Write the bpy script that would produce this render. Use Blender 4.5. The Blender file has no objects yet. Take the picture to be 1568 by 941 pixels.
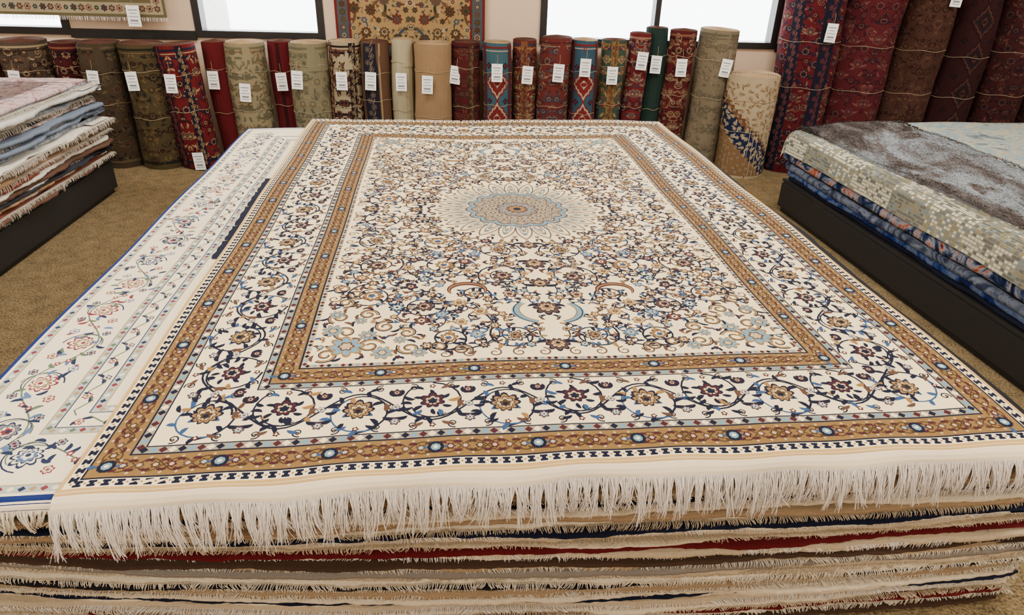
import bpy, math, random
from math import sin, cos, pi, hypot, atan2, radians, exp, ceil
from mathutils import Vector, Matrix, noise
random.seed(7)

# ------------------------------------------------------------------ materials
def lin(c):
    out = []
    for v in c:
        v = v / 255.0
        out.append(v / 12.92 if v <= 0.04045 else ((v + 0.055) / 1.055) ** 2.4)
    return (out[0], out[1], out[2], 1.0)

MC = {}
def wool(name, col, var=0.18, scale=260.0, bump=0.35, rough=0.95, low=0.10):
    if name in MC: return MC[name]
    m = bpy.data.materials.new(name); m.use_nodes = True
    nt = m.node_tree; N = nt.nodes; L = nt.links
    b = N['Principled BSDF']; b.inputs['Roughness'].default_value = rough
    b.inputs['Specular IOR Level'].default_value = 0.15
    tc = N.new('ShaderNodeTexCoord')
    n1 = N.new('ShaderNodeTexNoise'); n1.inputs['Scale'].default_value = scale; n1.inputs['Detail'].default_value = 2
    n2 = N.new('ShaderNodeTexNoise'); n2.inputs['Scale'].default_value = 6; n2.inputs['Detail'].default_value = 3
    L.new(tc.outputs['Object'], n1.inputs['Vector']); L.new(tc.outputs['Object'], n2.inputs['Vector'])
    mr = N.new('ShaderNodeMapRange'); mr.inputs[3].default_value = 1 - var; mr.inputs[4].default_value = 1 + var
    mr2 = N.new('ShaderNodeMapRange'); mr2.inputs[3].default_value = 1 - low; mr2.inputs[4].default_value = 1 + low
    L.new(n1.outputs['Fac'], mr.inputs[0]); L.new(n2.outputs['Fac'], mr2.inputs[0])
    mu = N.new('ShaderNodeMath'); mu.operation = 'MULTIPLY'
    L.new(mr.outputs[0], mu.inputs[0]); L.new(mr2.outputs[0], mu.inputs[1])
    vm = N.new('ShaderNodeVectorMath'); vm.operation = 'SCALE'
    rgb = N.new('ShaderNodeRGB'); rgb.outputs[0].default_value = lin(col)
    L.new(rgb.outputs[0], vm.inputs[0]); L.new(mu.outputs[0], vm.inputs['Scale'])
    L.new(vm.outputs[0], b.inputs['Base Color'])
    if bump > 0:
        bp = N.new('ShaderNodeBump'); bp.inputs['Strength'].default_value = bump; bp.inputs['Distance'].default_value = 0.002
        L.new(n1.outputs['Fac'], bp.inputs['Height']); L.new(bp.outputs[0], b.inputs['Normal'])
    MC[name] = m
    return m

def abstract(name, cols, scale=4.0, distort=1.5, stretch=(1, 1, 1), bump=0.4, fine=150, fv=.35, sheen=0):
    if name in MC: return MC[name]
    m = bpy.data.materials.new(name); m.use_nodes = True
    nt = m.node_tree; N = nt.nodes; L = nt.links
    b = N['Principled BSDF']; b.inputs['Roughness'].default_value = 0.95
    b.inputs['Specular IOR Level'].default_value = 0.1
    if sheen:
        b.inputs['Sheen Weight'].default_value = sheen; b.inputs['Sheen Roughness'].default_value = .4
    tc = N.new('ShaderNodeTexCoord'); mp = N.new('ShaderNodeMapping')
    mp.inputs['Scale'].default_value = stretch
    L.new(tc.outputs['Object'], mp.inputs[0])
    n1 = N.new('ShaderNodeTexNoise'); n1.inputs['Scale'].default_value = scale
    n1.inputs['Detail'].default_value = 8; n1.inputs['Distortion'].default_value = distort; n1.inputs['Roughness'].default_value = 0.65
    L.new(mp.outputs[0], n1.inputs['Vector'])
    cr = N.new('ShaderNodeValToRGB'); e = cr.color_ramp.elements
    k = len(cols)
    for i, c in enumerate(cols):
        p = 0.34 + 0.34 * i / (k - 1)
        if i < 2:
            el = e[i]; el.position = p
        else:
            el = e.new(p)
        el.color = lin(c)
    L.new(n1.outputs['Fac'], cr.inputs[0]); 
    n2 = N.new('ShaderNodeTexNoise'); n2.inputs['Scale'].default_value = fine; n2.inputs['Detail'].default_value = 3
    L.new(tc.outputs['Object'], n2.inputs['Vector'])
    mr = N.new('ShaderNodeMapRange'); mr.inputs[3].default_value = 1 - fv; mr.inputs[4].default_value = 1 + fv
    L.new(n2.outputs['Fac'], mr.inputs[0])
    vm = N.new('ShaderNodeVectorMath'); vm.operation = 'SCALE'
    L.new(cr.outputs[0], vm.inputs[0]); L.new(mr.outputs[0], vm.inputs['Scale'])
    L.new(vm.outputs[0], b.inputs['Base Color'])
    bp = N.new('ShaderNodeBump'); bp.inputs['Strength'].default_value = bump; bp.inputs['Distance'].default_value = 0.004
    L.new(n2.outputs['Fac'], bp.inputs['Height']); L.new(bp.outputs[0], b.inputs['Normal'])
    MC[name] = m
    return m

def plain(name, col, rough=0.6, emit=None, metallic=0):
    if name in MC: return MC[name]
    m = bpy.data.materials.new(name); m.use_nodes = True
    b = m.node_tree.nodes['Principled BSDF']
    b.inputs['Base Color'].default_value = lin(col); b.inputs['Roughness'].default_value = rough
    b.inputs['Metallic'].default_value = metallic
    if emit:
        b.inputs['Emission Color'].default_value = lin(col); b.inputs['Emission Strength'].default_value = emit
    MC[name] = m
    return m

# ------------------------------------------------------------------ painter
class Sheet:
    def __init__(s, fmap=None):
        s.f = fmap or (lambda a, b, h: (a, b, h))
        s.V = []; s.F = []; s.M = []; s.mats = []; s.T = lambda x, y: (x, y); s.c = 0; s.ws = 1.0
    def mi(s, m):
        if m not in s.mats: s.mats.append(m)
        return s.mats.index(m)
    def hh(s, h):
        s.c += 1
        return h + (s.c % 60) * 1.2e-6
    def v(s, x, y, h):
        a, b = s.T(x, y)
        s.V.append(s.f(a, b, h)); return len(s.V) - 1
    def raw(s, p):
        s.V.append(tuple(p)); return len(s.V) - 1
    def face(s, ids, mat):
        s.F.append(ids); s.M.append(s.mi(mat))
    def fan(s, cx, cy, pts, mat, h):
        h = s.hh(h); k = s.mi(mat)
        R = max(hypot(x - cx, y - cy) for x, y in pts); nr = max(1, ceil(R / .03)) if R > .045 else 1
        c = s.v(cx, cy, h); prev = None; n = len(pts)
        for j in range(1, nr + 1):
            t = j / nr
            ids = [s.v(cx + (x - cx) * t, cy + (y - cy) * t, h) for x, y in pts]
            for i in range(n):
                if prev is None:
                    s.F.append((c, ids[i], ids[(i + 1) % n])); s.M.append(k)
                else:
                    s.F.append((prev[i], ids[i], ids[(i + 1) % n], prev[(i + 1) % n])); s.M.append(k)
            prev = ids
    def quad(s, x0, y0, x1, y1, mat, h):
        h = s.hh(h)
        s.face((s.v(x0, y0, h), s.v(x1, y0, h), s.v(x1, y1, h), s.v(x0, y1, h)), mat)
    def ribbon(s, pts, w, mat, h):
        h = s.hh(h); k = s.mi(mat); n = len(pts); prev = None
        for i, (x, y) in enumerate(pts):
            x0, y0 = pts[max(0, i - 1)]; x1, y1 = pts[min(n - 1, i + 1)]
            dx, dy = x1 - x0, y1 - y0; l = hypot(dx, dy) or 1
            ww = (w(i / (n - 1)) if callable(w) else w) * 0.5 * s.ws
            nx, ny = -dy / l * ww, dx / l * ww
            a = s.v(x + nx, y + ny, h); b = s.v(x - nx, y - ny, h)
            if prev:
                s.F.append((prev[0], prev[1], b, a)); s.M.append(k)
            prev = (a, b)
    def grid(s, x0, y0, x1, y1, mat, h, res=0.03):
        nx = max(1, ceil(abs(x1 - x0) / res)); ny = max(1, ceil(abs(y1 - y0) / res)); k = s.mi(mat)
        base = len(s.V)
        for j in range(ny + 1):
            for i in range(nx + 1):
                s.v(x0 + (x1 - x0) * i / nx, y0 + (y1 - y0) * j / ny, h)
        for j in range(ny):
            for i in range(nx):
                a = base + j * (nx + 1) + i
                s.F.append((a, a + 1, a + nx + 2, a + nx + 1)); s.M.append(k)
    def lobed(s, cx, cy, r, n, depth, mat, h, rot=0, tear=0.0, k=4, sx=1, sy=1):
        pts = []; N = n * k
        for i in range(N):
            t = 2 * pi * i / N
            q = r * (1 - depth + depth * abs(cos(n * t / 2))) * (1 + tear * cos(t))
            x = q * cos(t) * sx; y = q * sin(t) * sy
            pts.append((cx + x * cos(rot) - y * sin(rot), cy + x * sin(rot) + y * cos(rot)))
        s.fan(cx, cy, pts, mat, h)
    def rosette(s, cx, cy, r, rot, cols, h, n=6):
        if r < 0.012:
            s.lobed(cx, cy, r, 5, 0.4, cols[0], h, rot, k=2)
            s.lobed(cx, cy, r * 0.45, 4, 0.0, cols[1], h + 1.5e-4, rot, k=1)
            return
        s.lobed(cx, cy, r, n, 0.35, cols[0], h, rot)
        s.lobed(cx, cy, r * 0.74, n, 0.40, cols[1], h + 1.5e-4, rot)
        s.lobed(cx, cy, r * 0.42, n, 0.2, cols[2], h + 3e-4, rot, k=2)
        s.lobed(cx, cy, r * 0.2, 6, 0, cols[0], h + 4.5e-4, rot, k=1)
    def palmette(s, cx, cy, r, rot, cols, h, n=9):
        s.lobed(cx, cy, r, n, 0.30, cols[0], h, rot, 0.25)
        s.lobed(cx, cy, r * 0.84, n, 0.32, cols[1], h + 1.5e-4, rot, 0.25)
        s.lobed(cx, cy, r * 0.62, n, 0.3, cols[0], h + 3e-4, rot, 0.28)
        s.lobed(cx, cy, r * 0.55, n, 0.3, cols[2], h + 4.5e-4, rot, 0.28)
        s.lobed(cx, cy, r * 0.38, 6, 0.3, cols[3], h + 6e-4, rot, 0.25)
        s.lobed(cx, cy, r * 0.18, 6, 0, cols[0], h + 7.5e-4, rot, 0, k=1)
    def leaf(s, x, y, ang, ln, wd, mat, h, curve=0.6, n=5):
        pts = []; px, py = x, y; a = ang
        for i in range(n + 1):
            pts.append((px, py)); px += cos(a) * ln / n; py += sin(a) * ln / n; a += curve / n
        s.ribbon(pts, lambda t: wd * (sin(pi * min(1, t * 0.97 + 0.03)) ** 0.7) + 0.0006, mat, h)
    def spiral(s, cx, cy, r0, r1, a0, turns, w, mat, h, hand=1, n=None):
        n = n or int(14 * turns) + 4
        pts = []
        for i in range(n + 1):
            t = i / n; r = r0 + (r1 - r0) * t ** 0.8; a = a0 + hand * turns * 2 * pi * t
            pts.append((cx + r * cos(a), cy + r * sin(a)))
        s.ribbon(pts, (lambda t: w * (1 - 0.35 * t)), mat, h)
        return pts
    def vine(s, p0, p1, bulge, w, mat, h, n=8):
        mx, my = (p0[0] + p1[0]) / 2, (p0[1] + p1[1]) / 2
        dx, dy = p1[0] - p0[0], p1[1] - p0[1]
        mx -= dy * bulge; my += dx * bulge
        pts = []
        for i in range(n + 1):
            t = i / n
            pts.append(((1 - t) ** 2 * p0[0] + 2 * t * (1 - t) * mx + t * t * p1[0],
                        (1 - t) ** 2 * p0[1] + 2 * t * (1 - t) * my + t * t * p1[1]))
        s.ribbon(pts, w, mat, h); return pts
    def leaves(s, pts, every, ln, wd, mats, h, rnd):
        sd = 1
        for i in range(2, len(pts) - 1, every):
            a = atan2(pts[i + 1][1] - pts[i][1], pts[i + 1][0] - pts[i][0])
            s.leaf(pts[i][0], pts[i][1], a + sd * 0.7, ln * rnd.uniform(.7, 1.2), wd, rnd.choice(mats), h, sd * 1.3, n=4)
            sd = -sd
    def tube(s, pts, r, mat, sides=3, taper=0.6):
        k = s.mi(mat); prev = None; n = len(pts)
        for i, p in enumerate(pts):
            p = Vector(p); q0 = Vector(pts[max(0, i - 1)]); q1 = Vector(pts[min(n - 1, i + 1)])
            d = (q1 - q0)
            if d.length < 1e-9: d = Vector((0, 0, 1))
            d.normalize()
            u = d.cross(Vector((0.13, 0.97, 0.2))); u.normalize(); w = d.cross(u)
            rr = r * (1 - (1 - taper) * i / (n - 1))
            ring = [s.raw(p + u * rr * cos(2 * pi * j / sides) + w * rr * sin(2 * pi * j / sides)) for j in range(sides)]
            if prev:
                for j in range(sides):
                    s.F.append((prev[j], prev[(j + 1) % sides], ring[(j + 1) % sides], ring[j])); s.M.append(k)
            prev = ring
    def box(s, p0, p1, mat, X=None):
        X = X or (lambda a, b, c: (a, b, c))
        c = [X(x, y, z) for z in (p0[2], p1[2]) for (x, y) in ((p0[0], p0[1]), (p1[0], p0[1]), (p1[0], p1[1]), (p0[0], p1[1]))]
        i = [s.raw(p) for p in c]
        for f in ((0, 3, 2, 1), (4, 5, 6, 7), (0, 1, 5, 4), (1, 2, 6, 5), (2, 3, 7, 6), (3, 0, 4, 7)):
            s.face(tuple(i[q] for q in f), mat)
    def build(s, name, parent=None, smooth=False):
        me = bpy.data.meshes.new(name); me.from_pydata(s.V, [], s.F)
        for m in s.mats: me.materials.append(m)
        me.polygons.foreach_set('material_index', s.M)
        if smooth: me.polygons.foreach_set('use_smooth', [True] * len(s.F))
        me.update()
        o = bpy.data.objects.new(name, me); bpy.context.scene.collection.objects.link(o)
        if parent: o.parent = parent
        return o

def sideT(k, W, L):
    return [lambda t, w: (t, w), lambda t, w: (W - w, t), lambda t, w: (W - t, L - w), lambda t, w: (w, L - t)][k], (W if k % 2 == 0 else L)

def frame(S, W, L, d0, d1, mat, h, res=0.03, sides=(0, 1, 2, 3)):
    m = max(1, ceil((d1 - d0) / 0.04)); km = S.mi(mat)
    for k in sides:
        T, ln = sideT(k, W, L); n = ceil(ln / res); rows = []
        for j in range(m + 1):
            d = d0 + (d1 - d0) * j / m; row = []
            for i in range(n + 1):
                t = d + (ln - 2 * d) * i / n; a, b = T(t, d)
                row.append(S.raw(S.f(a, b, h)))
            rows.append(row)
        for j in range(m):
            for i in range(n):
                S.F.append((rows[j][i], rows[j][i + 1], rows[j + 1][i + 1], rows[j + 1][i])); S.M.append(km)

def each_side(S, W, L, sides):
    for k in sides:
        T, ln = sideT(k, W, L); S.T = T
        yield k, ln
    S.T = lambda x, y: (x, y)

def dashes(S, W, L, dc, wd, step, mat, h, sides=(0, 1, 2, 3), mat2=None):
    for k, ln in each_side(S, W, L, sides):
        n = int((ln - 2 * dc) / step); st = (ln - 2 * dc) / n
        for i in range(n):
            t = dc + (i + .5) * st
            for q in (-1, 1):
                S.quad(t - st * .30, dc + q * wd * .30 - wd * .17, t + st * .30, dc + q * wd * .30 + wd * .17, mat, h)
            S.quad(t - st * .16, dc - wd * .3, t + st * .16, dc + wd * .3, mat, h)
            if mat2:
                S.lobed(t - st / 2, dc, wd * .16, 4, .3, mat2, h + 2e-4, k=1)

def dots(S, W, L, dc, r, step, mats, h, sides=(0, 1, 2, 3)):
    for k, ln in each_side(S, W, L, sides):
        n = int((ln - 2 * dc) / step); st = (ln - 2 * dc) / n
        for i in range(n):
            t = dc + (i + .5) * st
            S.lobed(t, dc, r, 4, 0.3, mats[i % len(mats)], h, 0, k=2)

def goldband(S, W, L, dc, wd, P, h, sides=(0, 1, 2, 3)):
    for k, ln in each_side(S, W, L, sides):
        n = max(1, round((ln - 2 * dc) / 0.262)); st = (ln - 2 * dc) / n
        for i in range(n):
            t0 = dc + i * st
            S.lobed(t0, dc, wd * .30, 10, .12, P['navy'], h + 3e-4, k=3)
            S.lobed(t0, dc, wd * .18, 8, .1, P['lblue'], h + 4.5e-4, k=2)
            S.lobed(t0, dc, wd * .08, 6, .1, P['cream'], h + 6e-4, k=2)
            for q in (-1, 1):
                S.leaf(t0 + q * wd * .3, dc, 0 if q > 0 else pi, wd * .35, wd * .14, P['blue'], h + 2e-4, 0)
            for ph in (0, pi):
                pts = [(t0 + st * j / 30, dc + wd * .30 * sin(2 * pi * j / 30 * 2 + ph)) for j in range(31)]
                S.ribbon(pts, 0.0028, P['dkgold'], h + 1e-4)
            m = 6
            for j in range(1, m + 1):
                x = t0 + st * (j / (m + 1)); y = dc
                c = [[P['dkgold'], P['tan']], [P['maroon'], P['tan']], [P['brown'], P['tan']]][j % 3]
                S.lobed(x, y, wd * .19, 6, .35, c[0], h + 2e-4, j, k=2)
                S.lobed(x, y, wd * .10, 6, .3, c[1], h + 3.5e-4, j, k=2)
                for g in (-1, 1):
                    for u in (-1, 1):
                        S.leaf(x + g * wd * .14, dc + u * wd * .14, (0 if g > 0 else pi) + g * u * .9, wd * .34, wd * .085, P['dkgold'] if g > 0 else P['maroon'], h + 2e-4, -g * u * 1.8)
                for u in (-1, 1):
                    S.lobed(x + st / (m + 1) / 2, dc + u * wd * .36, wd * .07, 4, .3, P['tan'], h + 2.5e-4, k=1)

def flower_border(S, W, L, d0, d1, step, P, h, sides=(0, 1, 2, 3), seed=3):
    dc = (d0 + d1) / 2; hw = (d1 - d0) / 2
    for k, ln in each_side(S, W, L, sides):
        r = random.Random(seed)
        n = 2 * max(1, round((ln - 2 * dc) / step / 2)); st = (ln - 2 * dc) / n
        pts = []
        for j in range(n * 10 + 1):
            t = j / 10.0
            pts.append((dc + st * t, dc + hw * .62 * sin(pi * t + pi / 2)))
        S.ribbon(pts, 0.0038, P['navy'], h + 1e-4)
        for i in range(n):
            x = dc + st * i; up = 1 if i % 2 == 0 else -1
            y = dc - up * hw * .12
            big = (i % 2 == 0)
            if i == 0: y = dc
            hand = up
            sp = S.spiral(x, y, st * .46, st * .30, up * pi / 2 + pi, .70, .0040, P['navy'], h + 1.2e-4, hand)
            sp2 = S.spiral(x, y, st * .46, st * .32, -up * pi / 2 + .6, .50, .0034, P['blue'] if big else P['navy'], h + 1.4e-4, -hand)
            S.leaves(sp, 2, .034, .0085, [P['navy'], P['navy'], P['navy'], P['gold']], h + 2e-4, r)
            S.leaves(sp2, 2, .032, .0080, [P['blue'], P['navy']], h + 2e-4, r)
            if big:
                S.palmette(x, y, st * .22, up * pi / 2, [P['navy'], P['gold'], P['tan'], P['dkgold']], h + 4e-4, 9)
                for q in (-1, 1):
                    S.leaf(x + q * st * .20, y - up * .02, pi / 2 * up + q * up * 1.0, .060, .012, P['blue'], h + 3e-4, -q * up * 1.5)
                    S.leaf(x + q * st * .20, y + up * .025, -pi / 2 * up - q * up * 1.0, .05, .010, P['navy'], h + 3e-4, q * up * 1.5)
            else:
                S.palmette(x, y, st * .185, -up * pi / 2, [P['navy'], P['maroon'], P['tan'], P['navy']], h + 4e-4, 7)
                for q in range(6):
                    a = q * pi / 3 + .5
                    S.leaf(x + cos(a) * st * .16, y + sin(a) * st * .16, a, .026, .007, P['navy'], h + 3e-4, .8)
            xm = x + st * .5
            S.rosette(xm, dc + hw * .60, .0170, r.random(), [P['navy'], P['maroon'], P['tan']], h + 5e-4)
            S.rosette(xm, dc - hw * .60, .0155, r.random(), [P['maroon'], P['lblue'], P['cream']], h + 5e-4)
            S.rosette(xm, dc + r.uniform(-.006, .006), .0125, r.random(), [P['blue'], P['cream'], P['gold']], h + 5e-4)
            for q in (-1, 1):
                for g in (-1, 1):
                    S.leaf(xm, dc + q * hw * .45, pi / 2 * q + g * 1.1, .036, .0085, P['navy'], h + 2.5e-4, -g * q * 1.6)
                    S.leaf(xm + g * .012, dc + q * hw * .1, (0 if g > 0 else pi) + .5 * q, .034, .0075, P['navy'] if g > 0 else P['brown'], h + 2.5e-4, -g * q * 1.6)
                    S.leaf(xm + g * st * .22, dc + q * hw * .80, (0 if g > 0 else pi), .034, .007, r.choice([P['navy'], P['brown'], P['blue']]), h + 2.2e-4, g * q * -.9)
                S.spiral(x + st * .27, dc + q * hw * .8, .017, .004, q * 1.2, 1.1, .0026, P['navy'], h + 2e-4, q)
                S.spiral(x - st * .27, dc + q * hw * .8, .017, .004, pi - q * 1.2, 1.1, .0026, P['navy'], h + 2e-4, -q)
                S.rosette(x, dc + q * hw * .82, .0105, 0, [P['maroon'], P['cream'], P['gold']], h + 5e-4)
                S.rosette(x + st * .27, dc + q * hw * .84, .0065, 0, [P['navy'], P['gold']], h + 5e-4)
                S.rosette(x - st * .27, dc + q * hw * .84, .0065, 0, [P['navy'], P['gold']], h + 5e-4)

# ------------------------------------------------------------------ palette of main rug
P = dict(cream=wool('wool_cream', (234, 212, 166), .10), navy=wool('wool_navy', (18, 20, 38)), gold=wool('wool_gold', (136, 100, 54)),
         dkgold=wool('wool_dark_gold', (64, 46, 28)), tan=wool('wool_tan', (182, 156, 112)), maroon=wool('wool_maroon', (64, 26, 32)),
         blue=wool('wool_blue', (46, 70, 106)), lblue=wool('wool_light_blue', (104, 134, 146)), edge=wool('wool_edge', (184, 148, 90)),
         brown=wool('wool_brown', (80, 56, 44)), grey=wool('wool_greyblue', (118, 118, 114)), guard=wool('wool_guard', (140, 128, 106)),
         kilim=wool('kilim_cream', (224, 206, 174), .12, 500), fringe=wool('fringe_cotton', (230, 221, 210), .10, 300, .1),
         bandgold=wool('wool_band_gold', (122, 92, 50)), lace=wool('wool_lace', (208, 188, 148)))

EX = (.99357, .1132); EY = (-.1132, .99357)
def wave(x, y):
    return .0045 * sin(3.1 * x + 1.3 * y) + .004 * sin(5.3 * y - 2.2 * x + 1) + .0018 * sin(9 * x + 2)

def drape_map(O, Z0, r=.035, edgeamp=.004, pull=0, WW=2.42):
    def f(a, b, h):
        sh = pull * (1 - .8 * a / WW) * max(0, 1 - max(0, b) / .7) ** 1.5
        if b >= 0:
            b2 = b - sh
            x = O[0] + a * EX[0] + b2 * EY[0]; y = O[1] + a * EX[1] + b2 * EY[1]
            z = Z0 + wave(x, y) + edgeamp * (sin(10 * a + 1) + .6 * sin(23 * a)) * exp(-b / .12)
            return (x, y, z + h)
        x0 = O[0] + a * EX[0] - sh * EY[0]; y0 = O[1] + a * EX[1] - sh * EY[1]
        z0 = Z0 + wave(x0, y0) + edgeamp * (sin(10 * a + 1) + .6 * sin(23 * a))
        d = -b; A = 1.38; th = min(d / r, A); rest = max(0, d - A * r)
        out = r * sin(th) + rest * cos(A) + h * sin(th) + .006 * sin(14 * a + .5) * min(1, d / .05)
        dn = r * (1 - cos(th)) + rest * sin(A) - h * cos(th)
        return (x0 - out * EY[0], y0 - out * EY[1], z0 - dn)
    return f

def hanging_fringe(S, W, b0, length, spacing, mat, rad=.0012, seed=1, a0=0.0, pull0=.5):
    r = random.Random(seed); a = a0 + .004
    clump = []
    x = a0
    while x < W:
        clump.append((x, r.uniform(-.016, .016), r.uniform(.75, 1.2))); x += r.uniform(.010, .040)
    ci = 0
    while a < W - .003:
        while ci < len(clump) - 1 and abs(clump[ci + 1][0] - a) < abs(clump[ci][0] - a): ci += 1
        cx, sway, lf = clump[ci]
        ln = length * lf * r.uniform(.82, 1.1)
        wob = r.uniform(0, 6); h0 = r.uniform(.0015, .008); pts = []
        fly = r.uniform(-.025, .025) if r.random() < .18 else 0
        for i in range(6):
            t = i / 5
            pull = pull0 * sin(pi * min(1, t * .85))
            aa = a + (cx - a) * pull + sway * t * t + .0016 * sin(wob + t * 6) + fly * t * t
            pts.append(S.f(aa, b0 - ln * t, h0 + .006 * sin(pi * t) + (.004 * sin(wob * 3) * t)))
        S.tube(pts, rad * r.uniform(.8, 1.3), mat, 3, .55)
        a += spacing * r.uniform(.6, 1.4)

# ------------------------------------------------------------------ MAIN RUG
W, L = 2.42, 3.50
OM = (-.995, 1.155); ZM = .562
mainmap = drape_map(OM, ZM, pull=.042)
S = Sheet(mainmap)
h = 0
for d0, d1, m in ((0, .010, 'edge'), (.010, .036, 'cream'), (.036, .041, 'navy'), (.041, .111, 'bandgold'), (.111, .116, 'navy'), (.116, .138, 'guard'), (.138, .142, 'navy'),
                  (.142, .347, 'cream'), (.347, .351, 'navy'), (.351, .371, 'guard'), (.371, .376, 'navy'), (.376, .440, 'bandgold'), (.440, .446, 'navy'), (.446, .462, 'tan')):
    frame(S, W, L, d0, d1, P[m], h)
FD = .462
S.grid(FD, FD, W - FD, L - FD, P['cream'], 0, .03)
for k in range(4):
    T, ln = sideT(k, W, L); n = 90; row = []
    for i in range(n + 1):
        a, b = T(ln * i / n, 0)
        p = S.f(a, b, 0); q = (p[0], p[1], p[2] - .011)
        row.append((S.raw(p), S.raw(q)))
    for i in range(n): S.face((row[i][0], row[i + 1][0], row[i + 1][1], row[i][1]), P['edge'])
H1 = 2e-4
dashes(S, W, L, .0235, .021, .030, P['navy'], H1, mat2=P['gold'])
S.ws = 1.2
goldband(S, W, L, .076, .070, P, H1)
dots(S, W, L, .127, .011, .022, [P['navy'], P['lblue'], P['maroon'], P['cream']], H1)
S.ws = 1.6
flower_border(S, W, L, .142, .347, .18, P, H1)
S.ws = 1.2
dots(S, W, L, .361, .010, .021, [P['navy'], P['lblue'], P['maroon'], P['cream']], H1)
goldband(S, W, L, .408, .064, P, H1)
dots(S, W, L, .454, .008, .020, [P['navy'], P['lblue'], P['maroon']], H1)

FX, FY = W / 2 - FD, L / 2 - FD
S.ws = 1.5
spir = [(.13, .50, .10, 1), (.37, .40, .105, -1), (.60, .13, .105, 1), (.61, .38, .095, -1), (.35, .64, .095, 1), (.59, .63, .10, -1),
        (.13, .73, .10, -1), (.60, .88, .095, 1), (.42, .96, .085, -1), (.13, 1.16, .085, 1), (.34, 1.17, .075, 1), (.43, .12, .055, -1),
        (.24, .88, .06, 1)]
LFM = [P['navy'], P['navy'], P['navy'], P['brown'], P['gold'], P['blue']]
def quadrant():
    r = random.Random(11); occ = []; nodes = []
    lastend = None
    for (cx, cy, R, hd) in spir:
        a0 = r.uniform(0, 6.28)
        pts = S.spiral(cx, cy, R, R * .38, a0, 1.35, .0050, P['navy'], H1 + 1e-4, hd)
        S.leaves(pts, 2, .034, .0080, LFM, H1 + 2e-4, r)
        rr = R * .40
        S.palmette(cx, cy, rr, r.uniform(0, 6.28), r.choice([[P['navy'], P['brown'], P['tan'], P['maroon']], [P['brown'], P['gold'], P['cream'], P['blue']],
                                                            [P['navy'], P['tan'], P['brown'], P['gold']]]), H1 + 4e-4)
        occ.append((cx, cy, rr + .004))
        occ.append((pts[0][0], pts[0][1], .015))
        S.rosette(pts[0][0], pts[0][1], .022, 0, [P['navy'], P['gold'], P['cream']], H1 + 4e-4)
        nodes.append(pts[0])
        if lastend and hypot(lastend[0] - pts[0][0], lastend[1] - pts[0][1]) < .22: S.vine(lastend, pts[0], .4 * hd, .0045, P['navy'], H1 + 1e-4)
        lastend = pts[3]
    for (x, y, q, rot) in [(0, .44, .037, pi / 2), (0, .62, .047, pi / 2), (0, .80, .038, -pi / 2), (0, .97, .050, pi / 2), (.46, 0, .035, 0), (.66, 0, .042, 0), (0, 1.21, .04, pi / 2)]:
        S.palmette(x, y, q, rot, [P['navy'], P['brown'], P['tan'], P['gold']], H1 + 4e-4); occ.append((x, y, q)); nodes.append((x, y))
        for g in (-1, 1): S.leaf(x, y, rot + g * 2.2, .075, .012, P['navy'], H1 + 2e-4, -g * 1.6)
    pts = [(.267 + .065 * cos(t), .85 + .052 * sin(t)) for t in [pi * (0.85 + 1.3 * i / 14) for i in range(15)]]
    S.ribbon(pts, lambda t: .004 + .013 * sin(pi * t), P['maroon'], H1 + 3e-4)
    S.ribbon(pts, lambda t: .002 + .004 * sin(pi * t), P['gold'], H1 + 5e-4)
    for i in range(0, 15, 2): occ.append((pts[i][0], pts[i][1], .01))
    pts = [(.110 * sin(t), 1.00 + .085 * cos(t)) for t in [.4 + 1.9 * i / 14 for i in range(15)]]
    S.ribbon(pts, lambda t: .006 + .014 * sin(pi * t), P['lblue'], H1 + 3e-4)
    S.ribbon([(x * 1.07, 1.0 + (y - 1.0) * 1.08) for x, y in pts], .0025, P['navy'], H1 + 4.5e-4)
    S.ribbon([(x * .9, 1.0 + (y - 1.0) * .9) for x, y in pts], .0025, P['gold'], H1 + 4.5e-4)
    for i in range(0, 15, 2): occ.append((pts[i][0], pts[i][1], .012))
    for (u, w, q) in [(.10, .09, .048), (.05, .18, .030), (.21, .05, .030), (.16, .15, .026), (.05, .28, .022), (.32, .045, .022), (.26, .12, .018), (.13, .24, .018)]:
        x, y = FX - u, FY - w
        S.lobed(x, y, q * 1.25, 8, .35, P['gold'], H1 + 2.6e-4, u * 9)
        S.lobed(x, y, q * 1.05, 8, .38, P['lblue'], H1 + 3.6e-4, u * 9)
        S.lobed(x, y, q * .55, 6, .3, P['brown'], H1 + 4.2e-4); S.lobed(x, y, q * .40, 6, .3, P['tan'], H1 + 5e-4); occ.append((x, y, q))
    for (u, w, q, hd) in [(.17, .09, .04, 1), (.09, .17, .04, -1), (.29, .07, .035, 1), (.06, .26, .035, -1), (.21, .20, .035, 1), (.38, .07, .03, -1), (.07, .36, .03, 1),
                          (.045, .045, .035, 1), (.28, .16, .03, -1), (.15, .28, .03, 1), (.10, .42, .03, -1), (.45, .05, .028, 1), (.05, .46, .028, -1)]:
        S.spiral(FX - u, FY - w, q, .006, u * 20, 1.4, .0045, P['gold'], H1 + 3e-4, hd)
        S.spiral(FX - u, FY - w, q + .007, .010, u * 20, 1.4, .0028, P['navy'], H1 + 3.2e-4, hd)
        for g in range(3): S.leaf(FX - u + q * cos(g * 2.1), FY - w + q * sin(g * 2.1), g * 2.1 + 1, .035, .007, r.choice([P['navy'], P['brown']]), H1 + 3e-4, hd * 1.4)
        occ.append((FX - u, FY - w, q * .8))
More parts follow.
